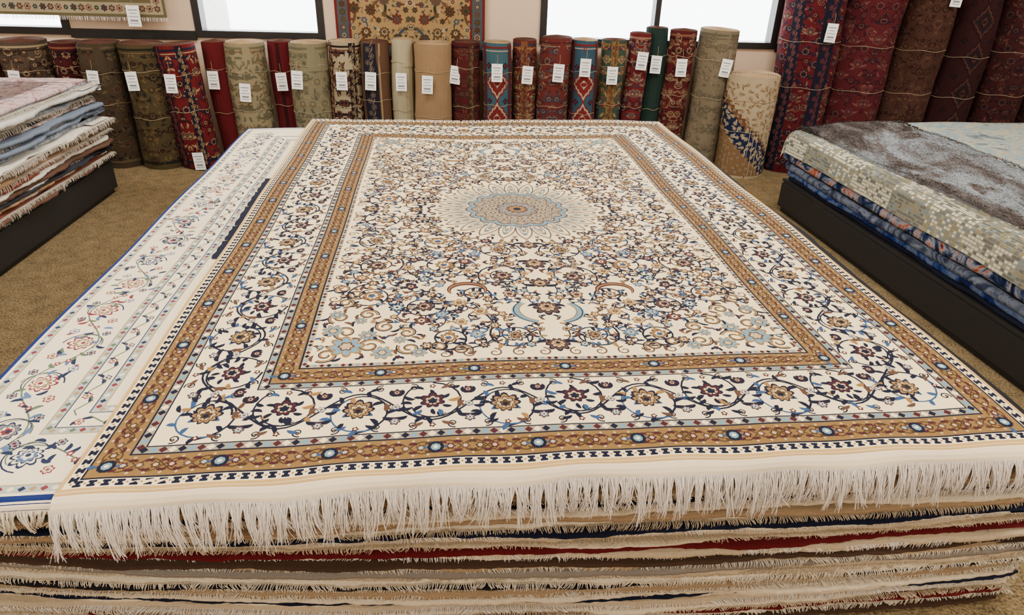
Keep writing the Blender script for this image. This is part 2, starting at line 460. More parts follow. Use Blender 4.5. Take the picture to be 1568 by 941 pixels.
    for i in range(13):
        y = .05 + i * .085
        if y < FY - .33:
            S.spiral(FX - .028, y, .024, .005, pi, 1.2, .0035, P['brown'], H1 + 2e-4, 1 if i % 2 else -1)
            S.leaf(FX - .03, y + .04, pi, .04, .009, P['navy'], H1 + 2e-4, .9 if i % 2 else -.9)
            occ.append((FX - .026, y, .015))
    for i in range(6):
        x = .05 + i * .075
        if x < FX - .33:
            S.spiral(x, FY - .028, .024, .005, -pi / 2, 1.2, .0035, P['brown'], H1 + 2e-4, 1 if i % 2 else -1)
            occ.append((x, FY - .026, .015))
    for size, tries, gap in ((.025, 400, .021), (.0165, 1200, .015), (.0105, 2800, .0095)):
        for _ in range(tries):
            x = r.uniform(.015, FX - .02); y = r.uniform(.015, FY - .02)
            if hypot(x, y) < .400 + size: continue
            if any(abs(x - ox) < q + size + gap and hypot(x - ox, y - oy) < q + size + gap for ox, oy, q in occ): continue
            occ.append((x, y, size))
            c = r.choice([[P['navy'], P['brown'], P['tan']], [P['brown'], P['gold'], P['cream']], [P['maroon'], P['brown'], P['cream']], [P['navy'], P['maroon'], P['tan']],
                          [P['navy'], P['lblue'], P['cream']], [P['blue'], P['lblue'], P['tan']], [P['gold'], P['tan'], P['brown']], [P['brown'], P['tan'], P['maroon']]])
            rot = r.uniform(0, 6.28)
            S.rosette(x, y, size * r.uniform(.95, 1.2), rot, c, H1 + 4e-4, r.choice([5, 6, 8]))
            if size > .012:
                near = sorted(nodes, key=lambda p: hypot(p[0] - x, p[1] - y))[:2]
                for p in near:
                    if hypot(p[0] - x, p[1] - y) < .15:
                        vp = S.vine((x, y), p, r.choice([-.5, .5]), .0032, P['navy'], H1 + .8e-4, 6)
                        S.leaves(vp, 2, .024, .0062, LFM, H1 + 2e-4, r)
                nodes.append((x, y))
                sg = r.choice([-1, 1])
                pts = S.spiral(x + cos(rot) * size * 1.6, y + sin(rot) * size * 1.6, size * 1.5, size * .5, rot + pi, .8, .0034, P['navy'], H1 + 1e-4, sg, n=8)
                S.leaves(pts, 2, .024, .0065, LFM, H1 + 2e-4, r)
            else:
                S.leaf(x, y, rot, .026, .0062, r.choice([P['navy'], P['navy'], P['blue'], P['brown']]), H1 + 2e-4, 1.4)
                S.leaf(x, y, rot + 2.6, .024, .006, r.choice([P['navy'], P['gold'], P['brown']]), H1 + 2e-4, -1.4)
for sx in (1, -1):
    for sy in (1, -1):
        S.T = (lambda sx, sy: (lambda x, y: (W / 2 + sx * x, L / 2 + sy * y)))(sx, sy)
        quadrant()
# medallion
S.T = lambda x, y: (W / 2 + x, L / 2 + y)
S.ws = 1.0
S.lobed(0, 0, .375, 24, .10, P['lace'], H1 + 5e-4)
hm = H1 + 9e-4
NP = 24
for i in range(NP):
    a = 2 * pi * i / NP; da = pi / NP
    for (r0, r1, wf, mat, wr) in ((.235, .385, 1.0, P['brown'], .0045), (.235, .360, .80, P['cream'], .006), (.235, .338, .58, P['lblue'], .0060), (.235, .30, .35, P['brown'], .0035)):
        for sg in (-1, 1):
            pts = []
            for j in range(8):
                t = j / 7; rr = r0 + (r1 - r0) * t; an = a + sg * da * wf * (1 - t ** 2.2)
                pts.append((rr * cos(an), rr * sin(an)))
            S.ribbon(pts, wr, mat, hm)
    S.rosette(.322 * cos(a), .322 * sin(a), .0115, a, [P['brown'], P['tan']], hm + 2e-4)
    S.rosette(.360 * cos(a + da), .360 * sin(a + da), .0118, a, [P['brown'], P['lblue']], hm + 2e-4)
    S.rosette(.275 * cos(a), .275 * sin(a), .013, a, [P['grey'], P['tan'], P['brown']], hm + 2e-4)
    S.rosette(.262 * cos(a + da), .262 * sin(a + da), .0105, a, [P['brown'], P['lblue']], hm + 2e-4)
    for g in (-1, 1): S.leaf(.380 * cos(a + da), .380 * sin(a + da), a + da + g * .9, .034, .010, P['navy'] if g > 0 else P['brown'], hm, -g * 1.5)
    S.rosette(.405 * cos(a), .405 * sin(a), .010, a, [P['navy'], P['gold']], hm + 2e-4)
S.lobed(0, 0, .243, 16, .10, P['brown'], hm + 3e-4)
S.lobed(0, 0, .236, 16, .10, P['lblue'], hm + 5e-4)
S.lobed(0, 0, .216, 16, .12, P['brown'], hm + 7e-4)
S.lobed(0, 0, .210, 16, .12, P['guard'], hm + 9e-4)
hq = hm + 11e-4
for i in range(32):
    a = 2 * pi * i / 32
    S.rosette(.221 * cos(a), .221 * sin(a), .0085, a, [P['blue'] if i % 2 else P['brown'], P['cream']], hq)
    S.rosette(.192 * cos(a + .1), .192 * sin(a + .1), .0105, a, [P['brown'] if i % 2 else P['maroon'], P['tan']], hq)
for i in range(16):
    a = 2 * pi * (i + .5) / 16
    S.rosette(.162 * cos(a), .162 * sin(a), .021, a, [P['brown'], P['tan'], P['lblue']], hq)
    S.rosette(.125 * cos(a + pi / 16), .125 * sin(a + pi / 16), .016, a, [P['navy'], P['gold'], P['cream']], hq)
    for g in (-1, 1): S.leaf(.165 * cos(a + pi / 16), .165 * sin(a + pi / 16), a + g * 1.5, .035, .008, P['brown'], hq, g)
S.lobed(0, 0, .105, 12, .16, P['brown'], hq)
S.lobed(0, 0, .096, 12, .18, P['grey'], hq + 2e-4)
S.lobed(0, 0, .055, 12, .2, P['brown'], hq + 4e-4)
S.lobed(0, 0, .042, 8, .2, P['gold'], hq + 6e-4)
S.lobed(0, 0, .02, 8, .2, P['navy'], hq + 8e-4)
for i in range(12):
    a = 2 * pi * i / 12
    S.rosette(.076 * cos(a), .076 * sin(a), .0115, a, [P['brown'], P['tan']], hq + 4e-4)
S.T = lambda x, y: (x, y); S.ws = 1
S.grid(0.002, 0, W - .002, -.048, P['kilim'], 0, .012)
S.grid(0.002, -.002, W - .002, -.008, P['edge'], 3e-4, .02)
rug = S.build('persian_rug')
SF = Sheet(mainmap)
hanging_fringe(SF, W, -.042, .104, .0014, P['fringe'], .0011, 2)
hanging_fringe(SF, W, -.044, .088, .0020, P['fringe'], .0011, 9)
r = random.Random(4); a = 0.01
while a < W:
    SF.tube([S.f(a, L, -.002), S.f(a + r.uniform(-.01, .01), L + .02, .003), S.f(a + r.uniform(-.015, .015), L + .045, -.004)], .002, P['fringe'], 3)
    a += .007
SF.build('fringe', rug)

# ------------------------------------------------------------------ slabs for stacks
def slab(S, C, z0, z1, mat, amp=.008, res=(.05, .05, .05, .05), wv=None, seed=0, inset=.16, cap=False, bulge=None, zamp=.002):
    t = z1 - z0; pts = []
    for k in range(4):
        A = Vector((C[k][0], C[k][1])); B = Vector((C[(k + 1) % 4][0], C[(k + 1) % 4][1])); d = B - A; ln = d.length; d.normalize()
        nrm = Vector((d.y, -d.x)); n = max(2, int(ln / res[k]))
        for i in range(n):
            f = i / n; p = A + d * ln * f
            cr = min(f, 1 - f) * ln
            o = amp * (noise.noise(Vector((p.x * 2.5, p.y * 2.5, seed * 3.7))) * 1.6 + noise.noise(Vector((p.x * 14, p.y * 14, seed * 1.7))) * .5 + noise.noise(Vector((p.x * 60, p.y * 60, seed))) * .3)
            if bulge and bulge[k]: o += bulge[k] * 4 * f * (1 - f)
            o -= .02 * exp(-cr / .02)
            zz = zamp * noise.noise(Vector((p.x * 5, p.y * 5, seed + 11))) * 2 + (wv(p.x, p.y) if wv else 0)
            pts.append((p, nrm, o, zz))
    prof = [(-inset, 1.0), (-.3 * t - .004, 1.0), (-.06 * t, .82), (0, .5), (-.06 * t, .18), (-.3 * t - .004, 0.0), (-inset * .6, 0.0)]
    rows = []
    for (dx, f) in prof:
        rows.append([S.raw((p.x + n.x * (o + dx), p.y + n.y * (o + dx), z0 + t * f + zz)) for p, n, o, zz in pts])
    m = len(pts)
    for j in range(len(prof) - 1):
        for i in range(m):
            S.face((rows[j][i], rows[j + 1][i], rows[j + 1][(i + 1) % m], rows[j][(i + 1) % m]), mat)
    if cap: S.face(tuple(reversed(rows[0])), mat)
    return pts

def edge_fringe(S, A, B, z, ln, spacing, mat, rnd, out=.02, rad=.0013, zf=None, bulge=0, back=.006):
    A = Vector(A); B = Vector(B); d = B - A; L0 = d.length; d.normalize(); n = Vector((d.y, -d.x))
    x = 0; sw = 0; lm = 1
    while x < L0:
        f = x / L0
        p = A + d * x - n * back + n * (bulge * 4 * f * (1 - f))
        zz = z + (zf(p.x, p.y) if zf else 0)
        if rnd.random() < .10: sw = rnd.uniform(-.015, .015); lm = rnd.uniform(.5, 1.3)
        l = ln * lm * rnd.uniform(.6, 1.15); o = out * rnd.uniform(.7, 1.3); s2 = sw + rnd.uniform(-.006, .006)
        pts = [(p.x, p.y, zz)]
        for (q, u, w) in ((.3, .7, .0), (.6, 1.0, -.35), (1, 1.05, -1.0)):
            e = p + n * (o * u + back) + d * s2 * q
            pts.append((e.x, e.y, zz + l * w))
        S.tube(pts, rad, mat, 3, .5)
        x += spacing * rnd.uniform(.6, 1.4)

# ------------------------------------------------------------------ centre rug stack
RS = Sheet()
cols = {
 'cream': wool('stack_cream', (206, 190, 162), .3, 220, .8), 'beige': wool('stack_beige', (178, 158, 128), .3, 220, .8),
 'tan': wool('stack_tan', (146, 122, 92), .3, 220, .8), 'navy': wool('stack_navy', (18, 22, 40), .2, 220, .6), 'red': wool('stack_red', (84, 16, 20), .2, 220, .6),
 'brown': wool('stack_brown', (66, 48, 36), .25, 220, .7), 'grey': wool('stack_grey', (120, 112, 102), .25, 220, .7), 'black': wool('stack_black', (26, 24, 26), .2, 220, .6),
 'olive': wool('stack_olive', (84, 78, 56), .2, 220, .6)}
cf = [wool('fringe_ivory', (208, 196, 174), .2, 300, .1), wool('fringe_beige', (184, 166, 138), .2, 300, .1), wool('fringe_white', (220, 212, 200), .2, 300, .1)]
rr = random.Random(21)
seq = ['brown', 'cream', 'beige', 'cream', 'red', 'cream', 'beige', 'cream', 'navy', 'cream', 'tan', 'cream', 'black', 'cream', 'beige', 'grey', 'tan', 'brown', 'cream', 'beige', 'red', 'cream', 'beige',
       'cream', 'navy', 'cream', 'tan', 'cream', 'beige', 'navy', 'cream', 'tan', 'cream', 'olive', 'cream', 'beige', 'cream', 'black', 'cream', 'beige']
z = 0.0; i = 0
frng = Sheet()
while z < .520:
    c = seq[i % len(seq)]
    dark = c in ('navy', 'red', 'black', 'olive', 'brown')
    t = rr.uniform(.007, .010) if dark else rr.uniform(.012, .020)
    if z + t > .533: t = .533 - z
    f = max(0, min(1, (z - .22) / .25)); f = f * f * (3 - 2 * f)
    jl, jr = rr.uniform(-.018, .014), rr.uniform(-.018, .014)
    if dark: jl = .008; jr = .008
    YL = 1.205 * (1 - f) + 1.105 * f + .010 - jl; YR = 1.385 * (1 - f) + 1.437 * f + .010 - jr
    XL = (-1.45 * (1 - f) - 1.352 * f) + rr.uniform(-.012, .012); XR = 1.475 + rr.uniform(-.025, .015)
    NL = (XL, YL); NR = (XR, YR); FR = (XR - .40, 4.83 + rr.uniform(-.04, .02)); FL = (XL - .36, 4.42 + rr.uniform(-.03, .02))
    zf = (lambda k: (lambda x, y: wave(x, y) * k))(min(1, z / .5 + .1))
    bl = .070 * (1 - f)
    slab(RS, [NL, NR, FR, FL], z, z + t, cols[c], .012, (.010, .06, .06, .06), zf, i, bulge=[bl, 0, 0, 0])
    if not dark and rr.random() < .70:
        edge_fringe(frng, NL, NR, z + t * .7, rr.uniform(.008, .019), .0034, rr.choice(cf), rr, rr.uniform(.006, .013), zf=zf, bulge=bl, rad=.0014)
    z += t; i += 1
stack = RS.build('rug_stack')
frng.build('stack_fringe', stack)

# pale rug lying on the stack (left of the main rug)
OP = (-1.372, 1.100); WP_, LP = 2.80, 3.35
Q = dict(P); Q['cream'] = wool('pale_cream', (222, 207, 176), .1); Q['lb'] = wool('pale_blue_grey', (156, 162, 154)); Q['nb'] = wool('pale_binding_blue', (22, 38, 90))
Q['navy'] = wool('pale_navy', (34, 42, 66)); Q['maroon'] = wool('pale_rose', (112, 46, 50)); Q['gold'] = wool('pale_gold', (150, 128, 88)); Q['blue'] = wool('pale_blue', (80, 102, 138))
Q['green'] = wool('pale_green', (86, 100, 78))
palemap = drape_map(OP, .5465, .03, .002, .02, 2.8)
SP = Sheet(palemap); SP.ws = 1.4
for (d0, d1, m) in ((0, .011, 'nb'), (.011, .020, 'cream'), (.020, .044, 'lb'), (.044, .047, 'gold'), (.047, .225, 'cream'), (.225, .228, 'gold'), (.228, .250, 'lb'), (.250, .253, 'navy'),
                    (.253, .308, 'cream'), (.308, .311, 'navy'), (.311, .335, 'lb'), (.335, .338, 'gold')):
    frame(SP, WP_, LP, d0, d1, Q[m], 0, .04)
SP.grid(.338, .338, WP_ - .338, LP - .338, Q['cream'], 0, .06)
dots(SP, WP_, LP, .032, .009, .024, [Q['maroon'], Q['cream'], Q['navy'], Q['gold']], H1, (0, 3))
dots(SP, WP_, LP, .239, .009, .024, [Q['gold'], Q['cream'], Q['green'], Q['maroon']], H1, (0, 3))
dots(SP, WP_, LP, .323, .009, .024, [Q['gold'], Q['cream'], Q['navy'], Q['maroon']], H1, (0, 3))
mc = .136
for k, ln in each_side(SP, WP_, LP, (0, 3)):
    r = random.Random(8); n = int((ln - 2 * mc) / .20); st = (ln - 2 * mc) / n
    pts = [(mc + st * j / 8, mc + .05 * sin(pi * j / 8)) for j in range(n * 8 + 1)]
    SP.ribbon(pts, .003, Q['green'], H1)
    for i in range(n):
        x = mc + st * (i + .5); u = 1 if i % 2 else -1
        y = mc - u * .012
        SP.palmette(x, y, .038, u * pi / 2, r.choice([[Q['navy'], Q['cream'], Q['blue'], Q['cream']], [Q['maroon'], Q['cream'], Q['gold'], Q['cream']], [Q['navy'], Q['grey'], Q['cream'], Q['maroon']]]), H1 + 2e-4)
        for g in (-1, 1):
            SP.rosette(x + g * .07, y + u * .055, .016, .3, [Q['maroon'] if g > 0 else Q['blue'], Q['cream'], Q['gold']], H1 + 2e-4)
            SP.rosette(x + g * .055, y - u * .045, .014, .3, [Q['navy'], Q['lb'], Q['maroon']], H1 + 2e-4)
            SP.rosette(x + g * .095, y, .011, .3, [Q['maroon'], Q['cream'], Q['maroon']], H1 + 2e-4)
            for q in range(7):
                SP.leaf(x + g * (.015 + q * .012), y + r.uniform(-.06, .06), r.uniform(0, 6.28), .032, .008, r.choice([Q['navy'], Q['navy'], Q['green'], Q['blue'], Q['maroon']]), H1 + 1e-4, g * 1.4)
        SP.spiral(x, y, .060, .045, u * 1.6, .6, .003, Q['navy'], H1, u)
        SP.spiral(x, y, .055, .045, u * 1.6 + 3, .4, .003, Q['green'], H1, -u)
    n = int(ln / .10)
    pts = [(.3 + (ln - .6) * j / (n * 4), .2805 + .014 * sin(pi * j / 2)) for j in range(n * 4 + 1)]
    SP.ribbon(pts, .003, Q['green'], H1)
    for i in range(n):
        x = .3 + (ln - .6) * i / n
        SP.rosette(x, .2805 + (.008 if i % 2 else -.008), .014, 0, [Q['navy'] if i % 2 else Q['maroon'], Q['cream'], Q['gold']], H1 + 2e-4)
        for g in (-1, 1): SP.leaf(x, .2805, (0 if g > 0 else pi) + .6, .03, .007, Q['navy'], H1, -g)
SP.T = lambda x, y: (x, y)
for k in (0, 1, 2, 3):
    T, ln = sideT(k, WP_, LP); row = []
    for i in range(91):
        a, b = T(ln * i / 90, 0); p = SP.f(a, b, 0); row.append((SP.raw(p), SP.raw((p[0], p[1], p[2] - .010))))
    for i in range(90): SP.face((row[i][0], row[i + 1][0], row[i + 1][1], row[i][1]), Q['nb'])
SP.grid(0, 0, WP_, -.03, Q['nb'], 0, .02); SP.grid(0, -.008, WP_, -.034, P['kilim'], 4e-4, .02)
def peek(a, b):
    return OM[0] + a * EX[0] + b * EY[0], OM[1] + a * EX[1] + b * EY[1]
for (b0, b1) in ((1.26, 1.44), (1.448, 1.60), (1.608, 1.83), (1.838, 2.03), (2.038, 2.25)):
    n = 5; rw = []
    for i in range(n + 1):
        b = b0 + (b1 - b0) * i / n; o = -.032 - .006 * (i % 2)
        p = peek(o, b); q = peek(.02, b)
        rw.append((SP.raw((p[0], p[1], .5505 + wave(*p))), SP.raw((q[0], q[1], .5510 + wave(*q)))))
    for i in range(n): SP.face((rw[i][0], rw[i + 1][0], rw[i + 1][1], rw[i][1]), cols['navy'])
pale = SP.build('ivory_floral_rug')
SG = Sheet(palemap)
hanging_fringe(SG, .50, -.030, .045, .0028, cf[0], .0022, 5)
hanging_fringe(SG, WP_, -.030, .05, .004, cf[0], .0018, 6, 2.72)
SG.build('fringe', pale)

# ------------------------------------------------------------------ room
WO = (0, 5.95); WS = (.9969, .0784); WN = (.0784, -.9969)
def WPt(s, n, z): return (WO[0] + s * WS[0] + n * WN[0], WO[1] + s * WS[1] + n * WN[1], z)
floor_m = bpy.data.materials.new('carpet_olive'); floor_m.use_nodes = True
nt = floor_m.node_tree; N = nt.nodes; Lk = nt.links; b = N['Principled BSDF']; b.inputs['Roughness'].default_value = 1; b.inputs['Specular IOR Level'].default_value = .05
tc = N.new('ShaderNodeTexCoord'); n1 = N.new('ShaderNodeTexNoise'); n1.inputs['Scale'].default_value = 110; n1.inputs['Detail'].default_value = 4
n2 = N.new('ShaderNodeTexNoise'); n2.inputs['Scale'].default_value = 14; n2.inputs['Detail'].default_value = 3
mx = N.new('ShaderNodeMath'); mx.operation = 'MULTIPLY_ADD'; mx.inputs[1].default_value = .35
Lk.new(tc.outputs['Object'], n1.inputs[0]); Lk.new(tc.outputs['Object'], n2.inputs[0])
mm = N.new('ShaderNodeMath'); mm.operation = 'MULTIPLY'; mm.inputs[1].default_value = .75
Lk.new(n2.outputs['Fac'], mx.inputs[0]); Lk.new(n1.outputs['Fac'], mx.inputs[2]); Lk.new(mx.outputs[0], mm.inputs[0])
cr = N.new('ShaderNodeValToRGB'); cr.color_ramp.elements[0].position = .38; cr.color_ramp.elements[0].color = lin((66, 57, 40)); cr.color_ramp.elements[1].position = .62; cr.color_ramp.elements[1].color = lin((130, 110, 78))
Lk.new(mm.outputs[0], cr.inputs[0]); Lk.new(cr.outputs[0], b.inputs['Base Color'])
bp = N.new('ShaderNodeBump'); bp.inputs['Strength'].default_value = .5; bp.inputs['Distance'].default_value = .004
Lk.new(n1.outputs['Fac'], bp.inputs['Height']); Lk.new(bp.outputs[0], b.inputs['Normal'])

wallm = wool('wall_paint', (214, 188, 162), .02, 40, .05, .85, .03)
ceilm = wool('ceiling_paint', (225, 220, 212), .02, 40, .05, .9, .02)
blackm = plain('black_frame', (18, 17, 17), .45)
F = Sheet(); F.box((-7.2, -3.2, -.1), (6.8, 7.2, 0), floor_m); F.build('floor')
F = Sheet(); F.box((-7.2, -3.2, 3.0), (6.8, 7.2, 3.1), ceilm); F.build('ceiling')
F = Sheet(); F.box((-7.2, -3.2, 0), (-7.05, 5.6, 3.0), wallm); F.build('wall_left')
F = Sheet(); F.box((6.65, -3.2, 0), (6.8, 6.7, 3.0), wallm); F.build('wall_right')
F = Sheet(); F.box((-7.05, -3.2, 0), (6.65, -3.05, 3.0), wallm); F.build('wall_front')
F = Sheet(); SZ, LZ = .93, 2.35
openings = [(-6.3, -3.52), (-2.57, -1.565), (.155, 2.145)]
F.box((-7.1, -.15, 0), (6.75, 0, SZ), wallm, WPt)
F.box((-7.1, -.15, LZ), (6.75, 0, 3.0), wallm, WPt)
e = -7.1
for o in openings + [(6.75, 6.75)]:
    F.box((e, -.15, SZ), (o[0], 0, LZ), wallm, WPt); e = o[1]
F.build('wall_back')
glass = bpy.data.materials.new('window_glass'); glass.use_nodes = True
nt = glass.node_tree; nt.nodes.clear(); o_ = nt.nodes.new('ShaderNodeOutputMaterial'); t_ = nt.nodes.new('ShaderNodeBsdfTransparent'); g_ = nt.nodes.new('ShaderNodeBsdfGlossy')
g_.inputs['Roughness'].default_value = .02; mxs = nt.nodes.new('ShaderNodeMixShader'); mxs.inputs[0].default_value = .05
nt.links.new(t_.outputs[0], mxs.inputs[1]); nt.links.new(g_.outputs[0], mxs.inputs[2]); nt.links.new(mxs.outputs[0], o_.inputs[0])
def window(name, s0, s1, mull=()):
    E = Sheet(); f = .055
    E.box((s0, -.10, SZ), (s1, .02, SZ + .05), blackm, WPt); E.box((s0, -.10, LZ - .06), (s1, .02, LZ), blackm, WPt)
    E.box((s0, -.10, SZ + .05), (s0 + f, .02, LZ - .06), blackm, WPt); E.box((s1 - f, -.10, SZ + .05), (s1, .02, LZ - .06), blackm, WPt)
    for m in mull: E.box((m - .022, -.10, SZ + .05), (m + .022, .02, LZ - .06), blackm, WPt)
    E.box((s0 + .02, -.065, SZ + .02), (s1 - .02, -.059, LZ - .02), glass, WPt)
    return E.build(name)
window('window_1', -6.3, -3.52, (-4.9,))
window('window_2', -2.57, -1.565)
window('window_3', .155, 2.145, (1.11,))
E = Sheet(); E.box((-3.52, .0, SZ - .02), (-2.57, .025, SZ + .045), blackm, WPt); E.build('trim_1')
E = Sheet(); E.box((2.145, .0, SZ - .02), (6.6, .025, SZ + .045), blackm, WPt); E.build('trim_2')

# exterior
pav = wool('asphalt_light', (205, 205, 203), .1, 5, 0)
E = Sheet(); E.box((-60, 7.6, -.25), (60, 90, -.15), pav); E.build('parking_lot')
trk = wool('bark', (170, 170, 160), .2, 20, .5)
E = Sheet()
E.tube([(-6.35, 15, -.13), (-6.3, 15, 1.2), (-6.2, 15.05, 2.6), (-6.3, 15.1, 4.6)], .36, trk, 12, .6)
for q in range(6):
    a = q * 1.05
    E.tube([(-6.25, 15.05, 2.6 + q * .25), (-6.25 + cos(a), 15.05 + sin(a), 3.6 + q * .2), (-6.25 + 2 * cos(a), 15.05 + 2 * sin(a), 4.8 + q * .2)], .1, trk, 6, .3)
E.build('tree', smooth=True)

# ------------------------------------------------------------------ rolled rugs
tagm = plain('tag_paper', (238, 238, 234), .6); inkm = plain('tag_ink', (120, 120, 125), .8); twine = plain('twine', (160, 142, 108), .9)
edgem = wool('roll_edge', (140, 116, 86), .3, 200, .4); darkedge = wool('roll_edge_dark', (70, 44, 34), .3, 200, .4)
def W_(c):
    g = sum(c) / 3
    c2 = tuple(int((v * .86 + g * .14) * .78) for v in c)
    return wool('w_%d_%d_%d' % c, c2, .25, 200, .4, low=.16)
def make_tag(parent, x, y, z, w=.085, hgt=.135, rot=0.0):
    T = Sheet(); T.box((-w / 2, 0, -hgt), (w / 2, .0015, 0), tagm)
    for i, (l, t) in enumerate(((.7, .006), (.5, .004), (.75, .004), (.6, .012), (.7, .004))):
        zz = -hgt * (.2 + .16 * i); T.face(tuple(T.raw(p) for p in ((-w * l / 2, -.0006, zz), (w * l / 2, -.0006, zz), (w * l / 2, -.0006, zz - t), (-w * l / 2, -.0006, zz - t))), inkm)
    T.tube([(0, 0, -.01), (.004, .0, .03), (0, .004, .07)], .0012, twine, 4, 1)
    o = T.build('price_tag', parent); o.location = (x, y, z); o.rotation_euler = (radians(-3), radians(rot), 0)
    return o

def make_roll(X, Y, R, H, bg, acc, style='floral', tag=None, lean=0, seed=0, stripes=None, em=None, bands=True):
    r = random.Random(seed * 13 + 5); ph = r.uniform(0, 6); em = em or edgem
    def f(a, b, h):
        th = a / R; rr = R * (1 + .035 * sin(2 * th + ph) + .016 * sin(5 * th + b * 3) + .016 * sin(b * 9 + ph)) + h
        return (rr * sin(th) + .012 * sin(b * 4 + ph) * b, -rr * cos(th), b)
    S = Sheet(f); m = W_(bg); S.ws = 1.2
    hw = pi * R
    S.grid(-hw, 0, hw, H, m, 0, .035)
    dx = .012 * sin(H * 4 + ph) * H
    pitch = .012 * max(1, R / .13); th = pitch * .66; rad = R - th * .1; ang = 0; prev = None; k = S.mi(em); k2 = S.mi(m)
    tel = r.uniform(-.01, .02)
    while rad > .018:
        wob = (1 + .035 * sin(2 * ang + ph))
        c_, s_ = sin(ang), -cos(ang); ro = rad * wob; ri = (rad - th) * wob; zt = H + tel * (1 - rad / R) + .003
        ids = [S.raw((ro * c_ + dx, ro * s_, zt - .2)), S.raw((ro * c_ + dx, ro * s_, zt - .002)), S.raw(((ro + ri) / 2 * c_ + dx, (ro + ri) / 2 * s_, zt + .002)), S.raw((ri * c_ + dx, ri * s_, zt - .002)), S.raw((ri * c_ + dx, ri * s_, zt - .2))]
        if prev:
            for q in range(4): S.F.append((prev[q], ids[q], ids[q + 1], prev[q + 1])); S.M.append(k2 if q == 0 else k)
        prev = ids; ang += pi / 11; rad -= pitch / 22
    A = [W_(c) for c in acc]; fh = 6e-4
    vis = 1.95 * R
    tall = H > 1.3
    if style == 'floral':
        for sx in (1, -1):
            S.T = (lambda sx: (lambda x, y: (sx * x, y)))(sx)
            q = random.Random(seed + 77); occ = []
            kk = 3 if tall else 1
            for size, tries, gap in ((.034, 60 * kk, .02), (.02, 220 * kk, .012), (.011, 420 * kk, .007)):
                for _ in range(tries):
                    x = q.uniform(0.0, vis); y = q.uniform(.05, H - .05)
                    if any(hypot(x - a_, y - b_) < g_ + size + gap for a_, b_, g_ in occ): continue
                    occ.append((x, y, size)); c = q.sample(A, min(3, len(A)))
                    if len(c) < 3: c = (c * 3)[:3]
                    if size > .03:
                        S.palmette(x, y, size, q.choice([pi / 2, -pi / 2]), [c[0], c[1], c[2], c[0]], fh, 8)
                        for g in (-1, 1): S.leaf(x, y, pi / 2 + g * 2.0, .07, .014, c[0], fh - 1e-4, -g * 1.5)
                    elif size > .015:
                        S.rosette(x, y, size, q.random(), c, fh, 6); S.spiral(x, y, size * 1.9, size * 1.3, q.uniform(0, 6), .6, .005, c[0], fh - 2e-4, 1)
                        S.leaf(x, y, q.uniform(0, 6), .05, .012, c[0], fh - 1e-4, 1)
                    else:
                        S.rosette(x, y, size, q.random(), c, fh); S.leaf(x, y, q.uniform(0, 6), .035, .012, c[0], fh - 1e-4, 1)
        S.T = lambda x, y: (x, y)
    elif style == 'geo':
        for j in range(int(H / .26) + 1):
            y = .13 + j * .27
            for x, s1 in ((0, 1), (-R * 1.3, .55), (R * 1.3, .55)):
                for q, c in ((.11, 0), (.095, 1), (.075, 2), (.05, 0), (.03, 1), (.014, 2)):
                    qq = q * s1
                    pts = []
                    for t in range(24):
                        an = 2 * pi * t / 24; d = qq / (abs(cos(an)) + abs(sin(an)) * .8); st = .92 if t % 2 else 1.06
                        pts.append((x + d * cos(an) * st, y + d * sin(an) * st))
                    if max(p[1] for p in pts) < H - .03 and min(p[1] for p in pts) > .01:
                        S.fan(x, y, pts, A[c % len(A)], fh + (6 - q * 50) * 1.2e-4)
            for x in (-R * .6, R * .6):
                yy = y + .13
                if yy < H - .04: S.lobed(x, yy, .025, 4, .4, A[3 % len(A)], fh); S.lobed(x, yy, .012, 4, .2, A[2 % len(A)], fh + 2e-4)
    elif style == 'wrap':
        # cream half above a navy half, divided by a slanting brown band
        navy, brown, light, ochre = A
        for j in range(24):
            y0 = .02 + j * (H - .05) / 24; y1 = .02 + (j + 1) * (H - .05) / 24
            for i in range(24):
                x0 = -vis + 2 * vis * i / 24; x1 = -vis + 2 * vis * (i + 1) / 24
                d = (y0 + y1) / 2 - (H * .50 - (x0 + x1) / 2 * .9)
                mm_ = navy if d < -.035 and d > -.24 else (brown if d < .015 and d >= -.035 else (ochre if d <= -.24 else None))
                if mm_: S.quad(x0, y0, x1, y1, mm_, fh)
        q = random.Random(3); occ = []
        for _ in range(1600):
            x = q.uniform(-vis, vis); y = q.uniform(.03, H - .04)
            if any(hypot(x - a_, y - b_) < .037 for a_, b_ in occ): continue
            occ.append((x, y)); d = y - (H * .50 - x * .9)
            if -.24 < d < -.035: S.rosette(x, y, q.uniform(.014, .019), q.random(), [light, brown, light], fh + 4e-4)
            else: S.rosette(x, y, q.uniform(.013, .018), q.random(), [ochre, light, brown] if d > 0 else [brown, light, navy], fh + 4e-4)
            S.leaf(x, y, q.uniform(0, 6), .035, .009, light if -.24 < d < -.035 else ochre, fh + 3e-4, 1)
    if stripes:
        for (x0, x1, c, dec) in stripes:
            cm = W_(c)
            S.grid(x0 * R, .01, x1 * R, H - .004, cm, 2.2e-3, .035)
            if dec:
                dm = W_(dec); w = (x1 - x0) * R; y = .04
                j = 0
                while y < H - .04:
                    S.rosette((x0 + x1) / 2 * R + (w * .12 if j % 2 else -w * .12), y, min(.022, w * .36), j, [dm, cm, dm], 2.8e-3)
                    S.leaf((x0 + x1) / 2 * R, y + .02, .8, w * .5, .008, dm, 2.6e-3, 1); y += .048; j += 1
    if bands:
        for yb, wb, ci in ((H - .03, .014, 0), (H - .055, .008, 1), (.05, .02, 0)):
            S.grid(-hw, yb - wb / 2, hw, yb + wb / 2, A[ci % len(A)], 1.9e-3, .035)
